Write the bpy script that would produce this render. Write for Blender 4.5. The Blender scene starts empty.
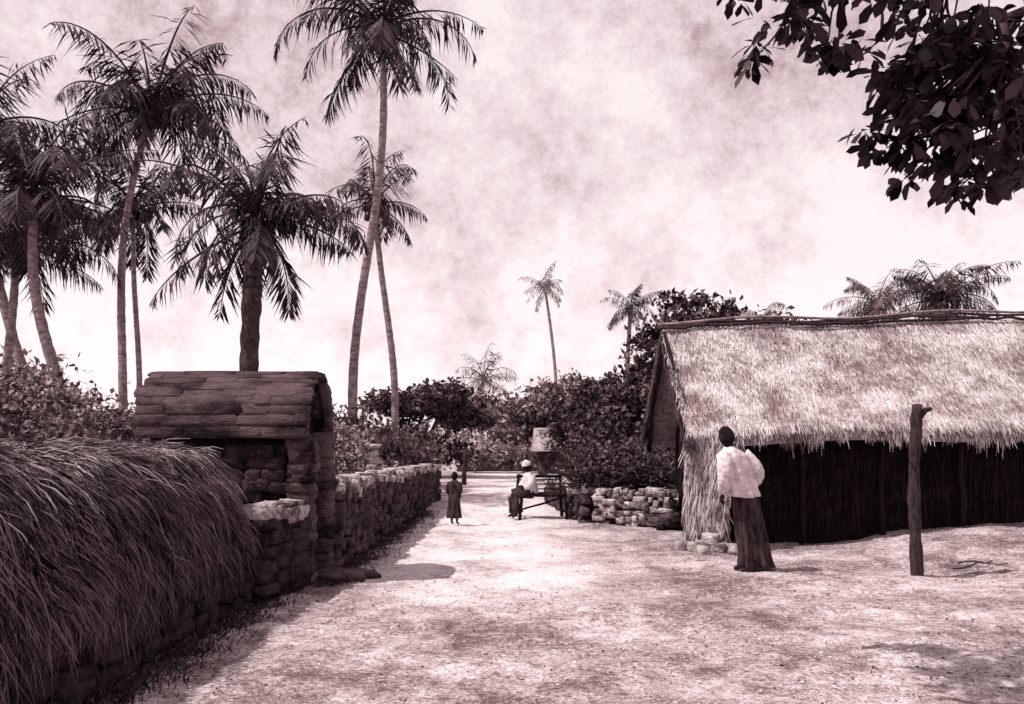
import bpy, bmesh, math, random
import numpy as np
from mathutils import Vector, Matrix, noise as mn
random.seed(7); R=np.random.RandomState(11)
scene=bpy.context.scene
COL=scene.collection

# ---------------------------------------------------------------- tone / materials
def T(v):
    a=0.32-0.26*min(1,(v/0.55)**0.5)
    return (v*(1+a),v*(1-a),v*(1-0.72*a),1)
def pm(name,dark,light,scale=6,detail=4,island=0.5,bump=0.3,bscale=30,rough=0.9,stretch=(1,1,1),lo=.35,hi=.65):
    m=bpy.data.materials.new(name); m.use_nodes=True
    nt=m.node_tree; N=nt.nodes; Lk=nt.links
    b=N['Principled BSDF']; b.inputs['Roughness'].default_value=rough
    b.inputs['Specular IOR Level'].default_value=0.12
    tc=N.new('ShaderNodeTexCoord'); mp=N.new('ShaderNodeMapping'); mp.inputs['Scale'].default_value=stretch
    Lk.new(tc.outputs['Object'],mp.inputs['Vector'])
    no=N.new('ShaderNodeTexNoise'); no.inputs['Scale'].default_value=scale; no.inputs['Detail'].default_value=min(detail,4); no.inputs['Roughness'].default_value=.7
    Lk.new(mp.outputs[0],no.inputs['Vector'])
    src=no.outputs['Fac']
    if island:
        geo=N.new('ShaderNodeNewGeometry')
        mx=N.new('ShaderNodeMath'); mx.operation='MULTIPLY_ADD'
        sub=N.new('ShaderNodeMath'); sub.operation='SUBTRACT'; sub.inputs[1].default_value=.5
        Lk.new(geo.outputs['Random Per Island'],sub.inputs[0])
        Lk.new(sub.outputs[0],mx.inputs[0]); mx.inputs[1].default_value=island*(hi-lo)*2
        Lk.new(no.outputs['Fac'],mx.inputs[2]); src=mx.outputs[0]
    rp=N.new('ShaderNodeValToRGB'); rp.color_ramp.elements[0].position=lo; rp.color_ramp.elements[1].position=hi
    rp.color_ramp.elements[0].color=T(dark); rp.color_ramp.elements[1].color=T(light)
    Lk.new(src,rp.inputs[0]); Lk.new(rp.outputs[0],b.inputs['Base Color'])
    if bump:
        n2=N.new('ShaderNodeTexNoise'); n2.inputs['Scale'].default_value=bscale; n2.inputs['Detail'].default_value=2
        Lk.new(mp.outputs[0],n2.inputs['Vector'])
        bp=N.new('ShaderNodeBump'); bp.inputs['Strength'].default_value=bump; bp.inputs['Distance'].default_value=.03
        Lk.new(n2.outputs['Fac'],bp.inputs['Height']); Lk.new(bp.outputs[0],b.inputs['Normal'])
    return m

M_thatch=pm('thatch_sunbleached',.15,.58,1.8,4,.34,0)
M_thatch_base=pm('thatch_underlayer',.12,.32,12,4,0,.5,60)
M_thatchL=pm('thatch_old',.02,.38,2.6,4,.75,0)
M_thatchLow=pm('thatch_shade_dark',.007,.13,2.2,4,.75,0)  # darker copy of the old thatch, shade put into the colour
M_thatchLb=pm('thatch_old_under',.008,.03,9,4,0,.4,50)
M_screen=pm('palm_screen',.12,.5,9,4,.6,0)
M_dark=pm('dark_matting',.004,.014,7,4,.5,0)  # eave and gable shade put into the near-black matting colour
M_wood=pm('weathered_wood',.012,.06,8,4,.3,.5,40,stretch=(4,4,1))
M_pole=pm('pale_pole',.1,.3,8,4,.3,.4,40)
M_woodD=pm('dark_wood',.006,.02,8,4,.3,.3,40,stretch=(4,4,1))  # house posts carry eave shade in this colour; bench is simply dark wood
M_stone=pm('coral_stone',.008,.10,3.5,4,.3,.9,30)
M_stoneD=pm('shade_dark_stone',.005,.04,5,4,.4,.8,35)  # darker coral stone, shade of the left walls put into the colour
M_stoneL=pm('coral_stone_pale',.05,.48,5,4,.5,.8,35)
M_mortar=pm('wall_core',.006,.02,10,4,0,.4,30)
M_tile=pm('barrel_shingle',.008,.10,2.4,4,.2,.9,40,stretch=(.8,2,2))
M_trunk=pm('palm_bark',.10,.34,5,4,.0,.5,30,stretch=(1,1,2.5))
M_bark=pm('bark',.02,.08,6,4,0,.5,30)
M_frond=pm('palm_frond',.010,.065,1.0,2,.9,0,rough=.6)
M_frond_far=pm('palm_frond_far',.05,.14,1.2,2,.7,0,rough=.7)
M_leaf=pm('tree_leaf',.012,.12,.8,3,.8,0,rough=.7)
M_leaf2=pm('bush_leaf_grey',.05,.28,.8,3,.7,0,rough=.8)
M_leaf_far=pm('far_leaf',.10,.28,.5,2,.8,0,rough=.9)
M_leafN=pm('overhang_leaf',.006,.05,2,2,.9,0,rough=.5)
M_litter=pm('litter',.03,.55,3,2,1.2,0,lo=.3,hi=.75)
M_skin=pm('dark_skin',.018,.03,20,3,0,.1,60,rough=.55)
M_hair=pm('hair',.004,.01,60,3,0,.6,200,rough=.7)
M_shirt=pm('white_cotton',.42,.74,14,4,0,.35,16,rough=.95)
M_sarong=pm('sarong_cloth',.008,.06,18,3,0,.3,25,rough=.9,stretch=(1,1,.3))
M_white=pm('limewash',.3,.65,6,4,0,.3,30)

# ---------------------------------------------------------------- mesh helpers
def obj(name,verts,faces,mat=None,smooth=False,parent=None):
    me=bpy.data.meshes.new(name); 
    verts=np.asarray(verts,dtype=np.float32)
    if isinstance(faces,np.ndarray):
        nf,k=faces.shape
        me.vertices.add(len(verts)); me.vertices.foreach_set('co',verts.ravel())
        me.loops.add(nf*k); me.loops.foreach_set('vertex_index',faces.astype(np.int32).ravel())
        me.polygons.add(nf); me.polygons.foreach_set('loop_start',np.arange(0,nf*k,k,dtype=np.int32))
        me.polygons.foreach_set('loop_total',np.full(nf,k,dtype=np.int32))
        me.update(calc_edges=True); me.validate()
    else:
        me.from_pydata([tuple(map(float,v)) for v in verts],[],faces)
    if smooth:
        me.polygons.foreach_set('use_smooth',[True]*len(me.polygons))
    if mat: me.materials.append(mat)
    o=bpy.data.objects.new(name,me); COL.objects.link(o)
    if parent: o.parent=parent
    return o
def empty(name,loc=(0,0,0)):
    e=bpy.data.objects.new(name,None); COL.objects.link(e); e.empty_display_size=.3; return e
class Acc:
    def __init__(s): s.v=[]; s.f=[]; s.n=0
    def add(s,v,f):
        v=np.asarray(v,float); f=np.asarray(f,int)
        s.v.append(v); s.f.append(f+s.n); s.n+=len(v)
    def obj(s,name,mat,smooth=False,parent=None):
        return obj(name,np.vstack(s.v),np.vstack(s.f),mat,smooth,parent)
def nrmz(a): return a/np.maximum(np.linalg.norm(a,axis=-1,keepdims=True),1e-9)
def tube(acc,pts,rad,seg=8,rough=0,cap=True):
    pts=np.asarray(pts,float); n=len(pts); rad=np.broadcast_to(rad,(n,)) if np.ndim(rad)==0 else np.asarray(rad)
    tan=nrmz(np.gradient(pts,axis=0)); ref=np.array([0.31,.17,.93]) if abs(tan[0][2])<.8 else np.array([1,.1,0.])
    vs=[]
    for i in range(n):
        s=nrmz(np.cross(tan[i],ref)); t=np.cross(s,tan[i])
        a=np.linspace(0,2*np.pi,seg,endpoint=False)
        r=rad[i]*(1+rough*R.uniform(-1,1,seg))
        vs.append(pts[i]+np.outer(np.cos(a)*r,s)+np.outer(np.sin(a)*r,t))
    if cap:
        vs=[np.repeat(pts[:1],seg,0)]+vs+[np.repeat(pts[-1:],seg,0)]; n+=2
    v=np.vstack(vs); f=[]
    for i in range(n-1):
        for j in range(seg):
            f.append((i*seg+j,i*seg+(j+1)%seg,(i+1)*seg+(j+1)%seg,(i+1)*seg+j))
    acc.add(v,f)
def stick(acc,a,b,r0,r1=None,n=6,wob=.0,seg=7,rough=.08):
    a=np.array(a,float); b=np.array(b,float); t=np.linspace(0,1,n)[:,None]
    p=a+(b-a)*t; w=R.normal(0,1,(n,3))*wob; w[0]=0; w[-1]=0
    tube(acc,p+w,np.linspace(r0,r1 if r1 else r0,n),seg,rough)
def leaves(acc,c,d,nr,L,W):
    d=nrmz(d); s=nrmz(np.cross(d,nr)); n=nrmz(np.cross(s,d))
    L=L[:,None]; W=W[:,None]
    v=np.stack([c, c+d*L*.45+s*W*.5+n*L*.06, c+d*L, c+d*L*.45-s*W*.5+n*L*.06],1)
    N=len(c); acc.add(v.reshape(-1,3),np.arange(N*4).reshape(N,4))
def leaves6(acc,c,d,nr,L,W):
    d=nrmz(d); s=nrmz(np.cross(d,nr)); n=nrmz(np.cross(s,d)); L=L[:,None]; W=W[:,None]
    a1=c+d*L*.38; a2=c+d*L*.75
    v=np.stack([c,a1+s*W*.38+n*L*.05,a2+s*W*.5+n*L*.03,c+d*L-n*L*.04,a2-s*W*.5+n*L*.03,a1-s*W*.38+n*L*.05],1)
    N=len(c); acc.add(v.reshape(-1,3),np.arange(N*6).reshape(N,6))
def strips(acc,c,d,nr,L,W,droop=0.0):
    d=nrmz(d); s=nrmz(np.cross(d,nr)); L=L[:,None]; W=W[:,None]
    m=c+d*L*.5+nr*L*.05; t=c+d*L+np.array([0,0,-1.])*L*droop
    v=np.stack([c-s*W/2,c+s*W/2,m-s*W/2,m+s*W/2,t-s*W*.2,t+s*W*.2],1)
    N=len(c); b=(np.arange(N)*6)[:,None]
    f=np.concatenate([b+np.array([[0,1,3,2]]),b+np.array([[2,3,5,4]])],0)
    acc.add(v.reshape(-1,3),f)
_bm=bmesh.new(); bmesh.ops.create_cube(_bm,size=2); bmesh.ops.subdivide_edges(_bm,edges=_bm.edges,cuts=2,use_grid_fill=True)
_bm.verts.ensure_lookup_table()
TV0=np.array([v.co[:] for v in _bm.verts]); TF=np.array([[v.index for v in f.verts] for f in _bm.faces]); _bm.free()
TV=TV0*.78+nrmz(TV0)*1.3*.22
def stone(acc,c,s,rz=0,j=.09,tilt=0):
    v=TV*(1+R.uniform(-.08,.08,3))+R.uniform(-j,j,TV.shape); 
    sh=R.uniform(-.1,.1); v[:,0]+=v[:,2]*sh
    v=v*np.array(s)/2
    M=np.array(Matrix.Rotation(rz,3,'Z')@Matrix.Rotation(tilt,3,'X')); acc.add(v@M.T+np.array(c),TF)
def stone_wall(name,p0,p1,h,th,mat,bl=.28,bh=.15,h1=None,top=None,z0=0,mess=.5):
    e=empty(name); p0=np.array(p0,float); p1=np.array(p1,float); L=np.linalg.norm(p1-p0); u=(p1-p0)/L; w=np.array([-u[1],u[0]])
    rz=math.atan2(u[1],u[0]); h1=h1 or h
    def bx(ac,s0,s1,z0_,z1a,z1b,t):
        q=[]
        for s_,z1_ in ((s0,z1a),(s1,z1b)):
            for sg in (-1,1):
                for z in (z0_,z1_):
                    p=p0+u*s_+w*sg*t/2; q.append((p[0],p[1],z))
        ac.add(q,[(0,1,3,2),(4,6,7,5),(0,4,5,1),(2,3,7,6),(1,5,7,3),(0,2,6,4)])
    a=Acc(); bx(a,.03,L-.03,z0-.1,z0+h-.06,z0+h1-.06,th-.1); a.obj('core',mat and M_mortar,False,e)
    a=Acc(); tp=Acc(); rows=max(1,int(h/bh))
    for r in range(rows):
        for side in (-1,1):
            s=-R.uniform(0,bl*.5)
            while s<L:
                l=bl*R.uniform(.4,1.6); f=min(max((s+l/2)/L,0),1); hh=(h+(h1-h)*f)/rows
                cc=p0+u*min(max(s+l/2,l*.3),L-l*.3)+w*side*(th/2-.07+R.uniform(-.03,.03))
                stone((tp if (r==rows-1 and top) else a),(cc[0],cc[1],z0+hh*(r+.5)+.02*math.sin(s*1.7+r*.4)+R.uniform(-.025,.025)*mess*2+(R.uniform(-.04,.03)*mess if r==rows-1 else 0)),(l*1.03,.17,hh*R.uniform(.8,1.3)),rz+R.uniform(-.1,.1),.17)
                s+=l
    s=0
    while s<L:
        l=bl*R.uniform(.4,1.0); f=min((s+l/2)/L,1); cc=p0+u*(s+l/2)+w*R.uniform(-.05,.05)
        stone(tp if top else a,(cc[0],cc[1],z0+h+(h1-h)*f-.03+R.uniform(-.03,.05)*mess),(l,th*.75,.12),rz+R.uniform(-.3,.3),.17)
        s+=l*.8
    a.obj('stones',mat,False,e)
    if top: tp.obj('coping_stones',top,False,e)
    return e

# ---------------------------------------------------------------- ground
def ss(a,b,x):
    t=np.clip((x-a)/(b-a),0,1); return t*t*(3-2*t)
def gh(x,y):
    return .32*ss(3.6,7.3,x)*ss(9.6,12.4,y)*(1-ss(30,60,y))
def axis(lo,hi,dn,df,n1,n2):
    a=np.linspace(dn,df,n1); k=np.linspace(0,1,n2+1)[1:]
    return np.concatenate([dn-((k**3)*(dn-lo))[::-1],a,df+(k**3)*(hi-df)])
xs=axis(-400,400,-6,9,191,26); ys=axis(-60,900,2,24,270,34)
X,Y=np.meshgrid(xs,ys); Z=gh(X,Y)
def gn(x,y): 
    return .045*mn.fractal(Vector((x*.9,y*.9,0)),1,2,5)+.03*mn.noise(Vector((x*3.3,y*3.3,4)))
for i in range(X.shape[0]):
    if -1<ys[i]<30:
        for j in range(X.shape[1]):
            if abs(xs[j])<14: Z[i,j]+=gn(X[i,j],Y[i,j])
nx=len(xs); ny=len(ys)
I=(np.arange(ny-1)[:,None]*nx+np.arange(nx-1)[None]).ravel()
gf=np.stack([I,I+1,I+1+nx,I+nx],1)
mg=bpy.data.materials.new('sandy_ground'); mg.use_nodes=True; nt=mg.node_tree; N=nt.nodes; Lk=nt.links
b=N['Principled BSDF']; b.inputs['Roughness'].default_value=.95; b.inputs['Specular IOR Level'].default_value=.1
tc=N.new('ShaderNodeTexCoord')
def tex(sc,det,ro,dist=0):
    n=N.new('ShaderNodeTexNoise'); n.inputs['Scale'].default_value=sc; n.inputs['Detail'].default_value=det; n.inputs['Roughness'].default_value=ro; n.inputs['Distortion'].default_value=dist
    Lk.new(tc.outputs['Object'],n.inputs['Vector']); return n.outputs['Fac']
def math_(op,a,b_,c=None,clamp=False):
    m=N.new('ShaderNodeMath'); m.operation=op; m.use_clamp=clamp
    for k,v in enumerate((a,b_,c)):
        if v is None: continue
        if isinstance(v,(int,float)): m.inputs[k].default_value=v
        else: Lk.new(v,m.inputs[k])
    return m.outputs[0]
def mrange(v,a,b_,c=0,d=1):
    m=N.new('ShaderNodeMapRange'); m.interpolation_type='SMOOTHSTEP'; Lk.new(v,m.inputs[0])
    for k,q in enumerate((a,b_,c,d)): m.inputs[k+1].default_value=q
    return m.outputs[0]
sp=N.new('ShaderNodeSeparateXYZ'); Lk.new(tc.outputs['Object'],sp.inputs[0])
big=tex(.8,3,.6,.1); mid=tex(4.5,4,.75,0); fin=tex(26,3,.85); gr=tex(120,2,.7)
dx=math_('ABSOLUTE',math_('ADD',sp.outputs['X'],.30),0)
dx=math_('ADD',dx,math_('MULTIPLY',math_('SUBTRACT',mid,.5),2.0))
track=mrange(dx,1.9,.5); yy=mrange(sp.outputs['Y'],7.4,10.0); track=math_('MULTIPLY',track,yy)
v=math_('MULTIPLY_ADD',math_('SUBTRACT',big,.5),1.9,.42)
v=math_('ADD',v,math_('MULTIPLY',math_('SUBTRACT',mid,.5),1.6))
v=math_('ADD',v,math_('MULTIPLY',math_('SUBTRACT',fin,.5),2.2))
v=math_('ADD',v,math_('MULTIPLY',math_('SUBTRACT',gr,.5),1.6))
v=math_('ADD',v,math_('MULTIPLY',track,.48),clamp=True)
rp=N.new('ShaderNodeValToRGB'); el=rp.color_ramp.elements
el[0].position=.0; el[0].color=T(.10); el[1].position=1; el[1].color=T(.66)
e=el.new(.45); e.color=T(.33)
Lk.new(v,rp.inputs[0]); Lk.new(rp.outputs[0],b.inputs['Base Color'])
bp=N.new('ShaderNodeBump'); bp.inputs['Strength'].default_value=.9; bp.inputs['Distance'].default_value=.03
Lk.new(fin,bp.inputs['Height']); Lk.new(bp.outputs[0],b.inputs['Normal'])
obj('ground',np.stack([X.ravel(),Y.ravel(),Z.ravel()],1),gf,mg,True)

a=Acc(); n=26000
x=R.uniform(-2.2,7,n); y=4+16*R.uniform(0,1,n)**1.5
keep=(np.abs(x+.3)>R.uniform(0,2.2,n))|((y<9.5)&(R.rand(n)<.7)); x=x[keep]; y=y[keep]
pk=np.array([mn.noise(Vector((x_*1.3,y_*1.3,9))) for x_,y_ in zip(x,y)])>R.uniform(-.5,.35,len(x)); x=x[pk]; y=y[pk]; n=len(x)
c=np.stack([x,y,gh(x,y)+.010],1)
for k in range(n): c[k,2]+=gn(x[k],y[k])
d=R.normal(0,1,(n,3)); d[:,2]*=.3
leaves(a,c,d,nrmz(np.array([0,0,1.])+R.normal(0,.4,(n,3))),R.uniform(.008,.045,n),R.uniform(.004,.02,n))
a.obj('leaf_litter',M_litter)

# ---------------------------------------------------------------- palms
def palm(name,base,top,r,fl,nf=24,seed=0,bend=(0,0),mat=None,nuts=True,fat=False,nl=58,lw=.05,s2=0):
    rs=np.random.RandomState(seed); e=empty(name)
    base=np.array(base,float); top=np.array(top,float); a=Acc()
    t=np.linspace(0,1,44)[:,None]
    p=base+(top-base)*t+np.array([bend[0],bend[1],0])*np.sin(np.pi*t)+np.array([s2,0,0])*np.sin(2*np.pi*t)
    tt=t[:,0]; rr=r*(1.0-.35*tt+.5*np.exp(-tt*18))*(1+.07*(np.arange(44)%2))
    if fat: rr=r*(1-.1*tt)*(1+.12*rs.uniform(-1,1,44))
    tube(a,p,rr,10,.04); a.obj('trunk',M_trunk if not fat else M_bark,True,e)
    fa=Acc(); ra=Acc()
    for i in range(nf):
        az=i*2.399+rs.uniform(-.35,.35); q=(i+.5)/nf
        el0=math.radians(80-112*q+rs.uniform(-14,14)); L=fl*rs.uniform(.72,1.15)*(0.82+.18*math.sin(math.pi*min(1,q*1.3)))
        ns=16; pts=[top+np.array([0,0,rs.uniform(-.1,.25)])]; bendr=math.radians(rs.uniform(45,105))*(1 if q<.8 else .5)
        az2=az; sw=rs.uniform(-.05,.05)
        for k in range(ns):
            el_=el0-bendr*((k+1)/ns)**1.7; el_=max(el_,math.radians(-86)); az2+=sw
            pts.append(pts[-1]+L/ns*np.array([math.cos(az2)*math.cos(el_),math.sin(az2)*math.cos(el_),math.sin(el_)]))
        pts=np.array(pts); tube(ra,pts,np.linspace(.045,.008,ns+1)*fl/3.5,4,0)
        s=np.concatenate([np.linspace(.08,.99,nl)]*2); sd=np.concatenate([np.ones(nl),-np.ones(nl)])
        idx=s*ns; i0=np.minimum(idx.astype(int),ns-1); fr=(idx-i0)[:,None]
        c=pts[i0]*(1-fr)+pts[i0+1]*fr; tan=nrmz(pts[i0+1]-pts[i0])
        side=np.cross(tan,np.array([0,0,1.])); side=nrmz(side); up=np.cross(side,tan)
        ll=fl*.29*np.sin(np.pi*(s*.84+.13))**.6*rs.uniform(.6,1.15,len(s))
        dr=rs.uniform(.5,1.7,len(s))[:,None]+q*.6+.4*np.sin(s*9+i)[:,None]
        d=side*sd[:,None]*1.0+tan*.5-np.array([0,0,1.])*dr+rs.normal(0,.2,(len(s),3))
        if rs.rand()<.5:
            ph=rs.uniform(0,6); kp=(np.sin(s*23+ph+sd)>-.55)&(rs.rand(len(s))>.2); c,d,ll,up=c[kp],d[kp],ll[kp],up[kp]
        leaves(fa,c,d,up,ll,np.full(len(c),lw*fl/3.5)*rs.uniform(.6,1.4,len(c)))
    fa.obj('fronds',mat or M_frond,False,e); ra.obj('frond_ribs',M_frond if mat is None else mat,False,e)
    if nuts:
        na=Acc()
        for i in range(14):
            an=rs.uniform(0,6.28); q=top+np.array([math.cos(an)*.3,math.sin(an)*.3,rs.uniform(-.55,-.1)])
            na.add(nrmz(TV)*.13+q,TF)
        na.obj('coconuts',M_frond,True,e)
    return e
palm('coconut_palm',(-4.85,28,0),(-4.05,28,14.3),.155,3.9,24,1,(-.05,0),s2=-.25)
palm('coconut_palm',(-11.3,26,0),(-10.6,26.5,11.2),.13,3.9,26,2,(-.45,0),s2=.15)
palm('coconut_palm',(-6.5,22,0),(-6.25,22,6.9),.24,3.6,26,3,(-.05,0),fat=True)
palm('coconut_palm',(-9.8,21,0),(-11.4,21.5,7.3),.15,3.3,26,4,(-.35,0),s2=.12)
palm('coconut_palm',(-4.2,31,0),(-4.75,31,9.7),.14,2.9,14,5,(.3,0),s2=.1)
palm('coconut_palm',(-13.2,27,0),(-16.0,27,10.8),.16,3.9,22,6,(-.6,0))
palm('coconut_palm',(-14.2,24,0),(-13.2,24,6.7),.14,3.3,20,7,(.2,0))
palm('coconut_palm',(-12.3,29,0),(-12.2,29,9.0),.10,3.4,16,17,(.2,0),s2=.1)
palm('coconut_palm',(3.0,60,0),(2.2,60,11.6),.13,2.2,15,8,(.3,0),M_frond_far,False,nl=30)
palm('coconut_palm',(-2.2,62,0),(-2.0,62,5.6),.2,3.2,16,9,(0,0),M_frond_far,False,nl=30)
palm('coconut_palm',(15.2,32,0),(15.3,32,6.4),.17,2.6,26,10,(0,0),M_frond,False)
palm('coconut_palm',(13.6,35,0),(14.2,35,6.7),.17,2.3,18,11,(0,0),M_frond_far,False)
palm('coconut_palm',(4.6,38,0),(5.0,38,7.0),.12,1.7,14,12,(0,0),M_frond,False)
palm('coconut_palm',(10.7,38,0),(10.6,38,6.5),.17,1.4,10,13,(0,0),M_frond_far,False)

# ---------------------------------------------------------------- broadleaf trees
def tree(name,base,blobs,nleaf,ls,mat,seed=0,tr=.2,clump=.42,ncl=60):
    rs=np.random.RandomState(seed); e=empty(name); base=np.array(base,float)
    ba=Acc(); la=Acc()
    fork=base+np.array([0,0,max(.5,min(b[0][2] for b in blobs)*.55)])
    stick(ba,base-np.array([0,0,.1]),fork,tr,tr*.75,6,.04,9)
    vol=[b[1][0]*b[1][1]**.5*b[1][2] for b in blobs]; tv=sum(vol)
    for (c,r),vv in zip(blobs,vol):
        c=np.array(c,float); r=np.array(r,float)
        stick(ba,fork,c,tr*.6,tr*.2,7,.12,7)
        for k in range(7):
            q=c+nrmz(rs.normal(0,1,3))*r*.85
            stick(ba,c*.7+fork*.3,q,tr*.25,.012,6,.08,5)
        k=max(12,int(ncl*vv/tv*len(blobs)))
        u=nrmz(rs.normal(0,1,(k,3)))*(rs.uniform(.35,1.15,(k,1))**.6); u[:,2]=np.where(u[:,2]<-.5,u[:,2]*.6,u[:,2])
        cc=c+u*r; cs=clump*rs.uniform(.4,1.3,(k,1))
        n=int(nleaf*vv/tv); ci=rs.randint(0,k,n)
        off=rs.normal(0,1,(n,3))*cs[ci]*np.array([1,1,.62])*min(1,r.mean()/1.2)*.8
        p=cc[ci]+off; p[:,2]=np.maximum(p[:,2],.05)
        d=rs.normal(0,1,(n,3))+np.array([0,0,-.35]); nr=nrmz(rs.normal(0,.7,(n,3))+np.array([0,0,1.]))
        L=ls*rs.uniform(.6,1.4,n); leaves(la,p,d,nr,L,L*.55)
    ba.obj('branches',M_bark,True,e); la.obj('foliage',mat,False,e)
    return e
tree('breadfruit_tree',(5.4,27,0),[((4.3,27,2.4),(1.4,1.6,1.5)),((5.9,27,4.0),(1.8,1.6,1.5)),((4.5,27.5,4.0),(1.0,1,1.1)),((3.5,27,2.8),(.9,1,1.0)),((5.5,27.5,5.1),(1.1,1,.9)),((7.4,28,4.0),(1.7,1.4,1.3)),((3.1,26,1.6),(1.0,1.2,1.0)),((6,26,2),(2,1.2,1.5))],24000,.20,M_leaf,21,.25,.32,60)
tree('hedge_tree',(3.1,32,0),[((2.4,32,1.5),(1.0,1.2,1.1)),((3.4,33,2.6),(1.2,1.2,1.3))],5500,.2,M_leaf,22,.18,.32)
tree('almond_tree',(-3.3,36,0),[((-3.8,36,2.9),(2.1,1.6,.55)),((-1.9,36,2.4),(1.2,1.2,.5)),((-4.6,36,1.5),(1.2,1.4,.8)),((-2.7,35,3.3),(1.0,1,.5)),((-2.9,37,1.0),(1.1,1,.6))],10000,.22,M_leaf,23,.2,.28)
tree('shade_tree',(.2,44,0),[((0.3,44,2.3),(1.4,1.4,1.2)),((1.8,44,3.2),(1.1,1.2,1.0)),((-1.4,46,2.9),(1.2,1.4,1.0)),((2.5,44,1.6),(1.4,1.2,1.3))],9000,.26,M_leaf2,24,.2,.36)
tree('shade_tree',(3.3,48,0),[((3.6,48,3.4),(1.7,1.6,1.4)),((2.2,50,2.8),(1.4,1.4,1.3))],6000,.26,M_leaf2,25,.2,.4)
tree('shrub',(-3.1,17.5,0),[((-3.2,17.5,.75),(.8,1.2,.75)),((-3.9,18.5,1.1),(.8,1,.9))],5500,.12,M_leaf2,26,.06,.25)
tree('shrub',(-3.9,24,0),[((-3.9,24,1.1),(1.2,1.4,1.1)),((-5.2,24,1.3),(1.0,1.4,1.1)),((-2.9,26,1.1),(.8,1.6,.9))],8000,.15,M_leaf2,27,.08,.3)
tree('shrub',(-8.0,17,0),[((-8.6,17,1.6),(1.3,1.2,1.1)),((-7.2,17.3,1.2),(.9,1.0,.9)),((-10.0,17,1.8),(1.2,1.2,1.2)),((-7.9,16,.9),(1.6,1,.9))],20000,.12,M_leaf2,28,.1,.32)
tree('shrub',(-5.6,13.5,0),[((-5.9,13.5,.9),(1.0,.8,.8)),((-6.9,13,.8),(.9,.8,.75))],6000,.1,M_leaf,29,.06,.25)
tree('shrub',(2.9,20,0),[((2.7,20,.8),(1.0,1.0,.75)),((3.9,21,1.2),(1.1,1.0,1.0)),((1.9,23,.8),(.7,1,.7))],9000,.12,M_leaf,30,.07,.3)
tree('shrub',(2.2,17.3,0),[((2.4,17.2,.75),(.75,.45,.42))],2400,.09,M_leaf,31,.04,.2)
tree('shrub',(.6,41,0),[((-1.3,41,.6),(.9,.8,.5)),((.4,41,.7),(1.1,.8,.6)),((1.9,40,.8),(1,.8,.7))],5500,.18,M_leaf2,33,.05,.3)
fa=Acc(); rs=np.random.RandomState(5)
k=700; ang=rs.uniform(-1.25,1.25,k); dist=rs.uniform(66,95,k); hmax=3.8+1.6*np.sin(ang*9)+1.2*np.sin(ang*23+1)
cc=np.stack([np.sin(ang)*dist,np.cos(ang)*dist,rs.uniform(0,1,k)*hmax],1)
n=30000; ci=rs.randint(0,k,n); p=cc[ci]+rs.normal(0,1,(n,3))*np.array([1.6,1.6,.8]); p[:,2]=np.maximum(p[:,2],.1)
leaves(fa,p,rs.normal(0,1,(n,3)),nrmz(rs.normal(0,.7,(n,3))+np.array([0,0,1.])),rs.uniform(.4,.9,n),rs.uniform(.25,.5,n))
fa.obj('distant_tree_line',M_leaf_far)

# overhanging tree, upper right
e=empty('overhanging_tree'); rs=np.random.RandomState(9); ba=Acc(); la=Acc()
stick(ba,(7.0,6.6,-.1),(6.5,6.4,3.2),.24,.18,8,.04,12); 
hubs=[]
for q in [(5.0,6.1,4.9),(4.3,5.7,4.3),(4.6,6.6,5.3),(3.6,6.2,4.9),(2.6,5.4,5.4)]:
    stick(ba,(6.5,6.4,3.2) if q[0]>3 else (4.6,6.6,5.3),q,.13 if q[0]>3 else .07,.05,9,.05,8); hubs.append(np.array(q))
for q in [(2.9,6.0,4.55),(2.3,6.1,4.75),(3.2,5.8,3.95),(3.8,6.1,3.6),(3.0,6.4,4.9)]:
    q=np.array(q); h=min(hubs[:4],key=lambda g:np.linalg.norm(g-q)); stick(ba,h,q,.05,.02,8,.05,7); hubs.append(q)
low=[]  # extra out-of-view branch, added to cast dappled shade at near right
for q in [(1.2,5.1,5.2),(.5,4.9,5.0),(-.1,4.7,4.95)]:
    q=np.array(q); stick(ba,(2.6,5.4,5.4),q,.04,.015,8,.04,6); low.append(q)
bx_=[1.45,1.6,2.0,2.35,2.6,2.85,3.25,3.45,4.2,5.5]; bz_=[4.5,4.28,4.22,4.05,3.62,3.2,3.2,3.25,3.2,3.6]
def whorl(q,h,tw):
    if tw:
        m=(h+q)/2+np.array([0,0,.1]); tube(ba,np.array([h,(h+m)/2+rs.normal(0,.03,3),m,(m+q)/2+rs.normal(0,.03,3),q]),[.016,.013,.01,.008,.005],5,0)
    kk=rs.randint(6,12); az=np.linspace(0,6.28,kk,endpoint=False)+rs.uniform(0,6); dz=rs.uniform(-1.7,.15,kk)
    d=np.stack([np.cos(az),np.sin(az),dz],1); nr=nrmz(np.stack([rs.normal(0,.5,kk),rs.normal(0,.5,kk),np.ones(kk)],1))
    L=rs.uniform(.08,.20,kk); leaves6(la,q+d*.01+rs.normal(0,.025,(kk,3)),d,nr,L,L*.44)
cnt=0
while cnt<620:
    x=rs.uniform(1.5,5.4); zb=np.interp(x,bx_,bz_)+.18*math.sin(x*7); z=zb+abs(rs.normal(0,.75)); 
    if z>5.4: continue
    if x<2.4 and rs.rand()<.3: continue
    if x>3.6 and rs.rand()<.5: continue
    y=rs.uniform(5.6,6.5); q=np.array([x,y,z]); cnt+=1
    if mn.noise(Vector((x*2.4,y*.6,z*2.4)))<(-.05 if z<zb+.7 else -.2): continue
    h=min(hubs,key=lambda g:np.linalg.norm(g-q)+(0 if g[0]>q[0]-.2 else 1.5)); whorl(q,h,cnt%2==0)
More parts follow.
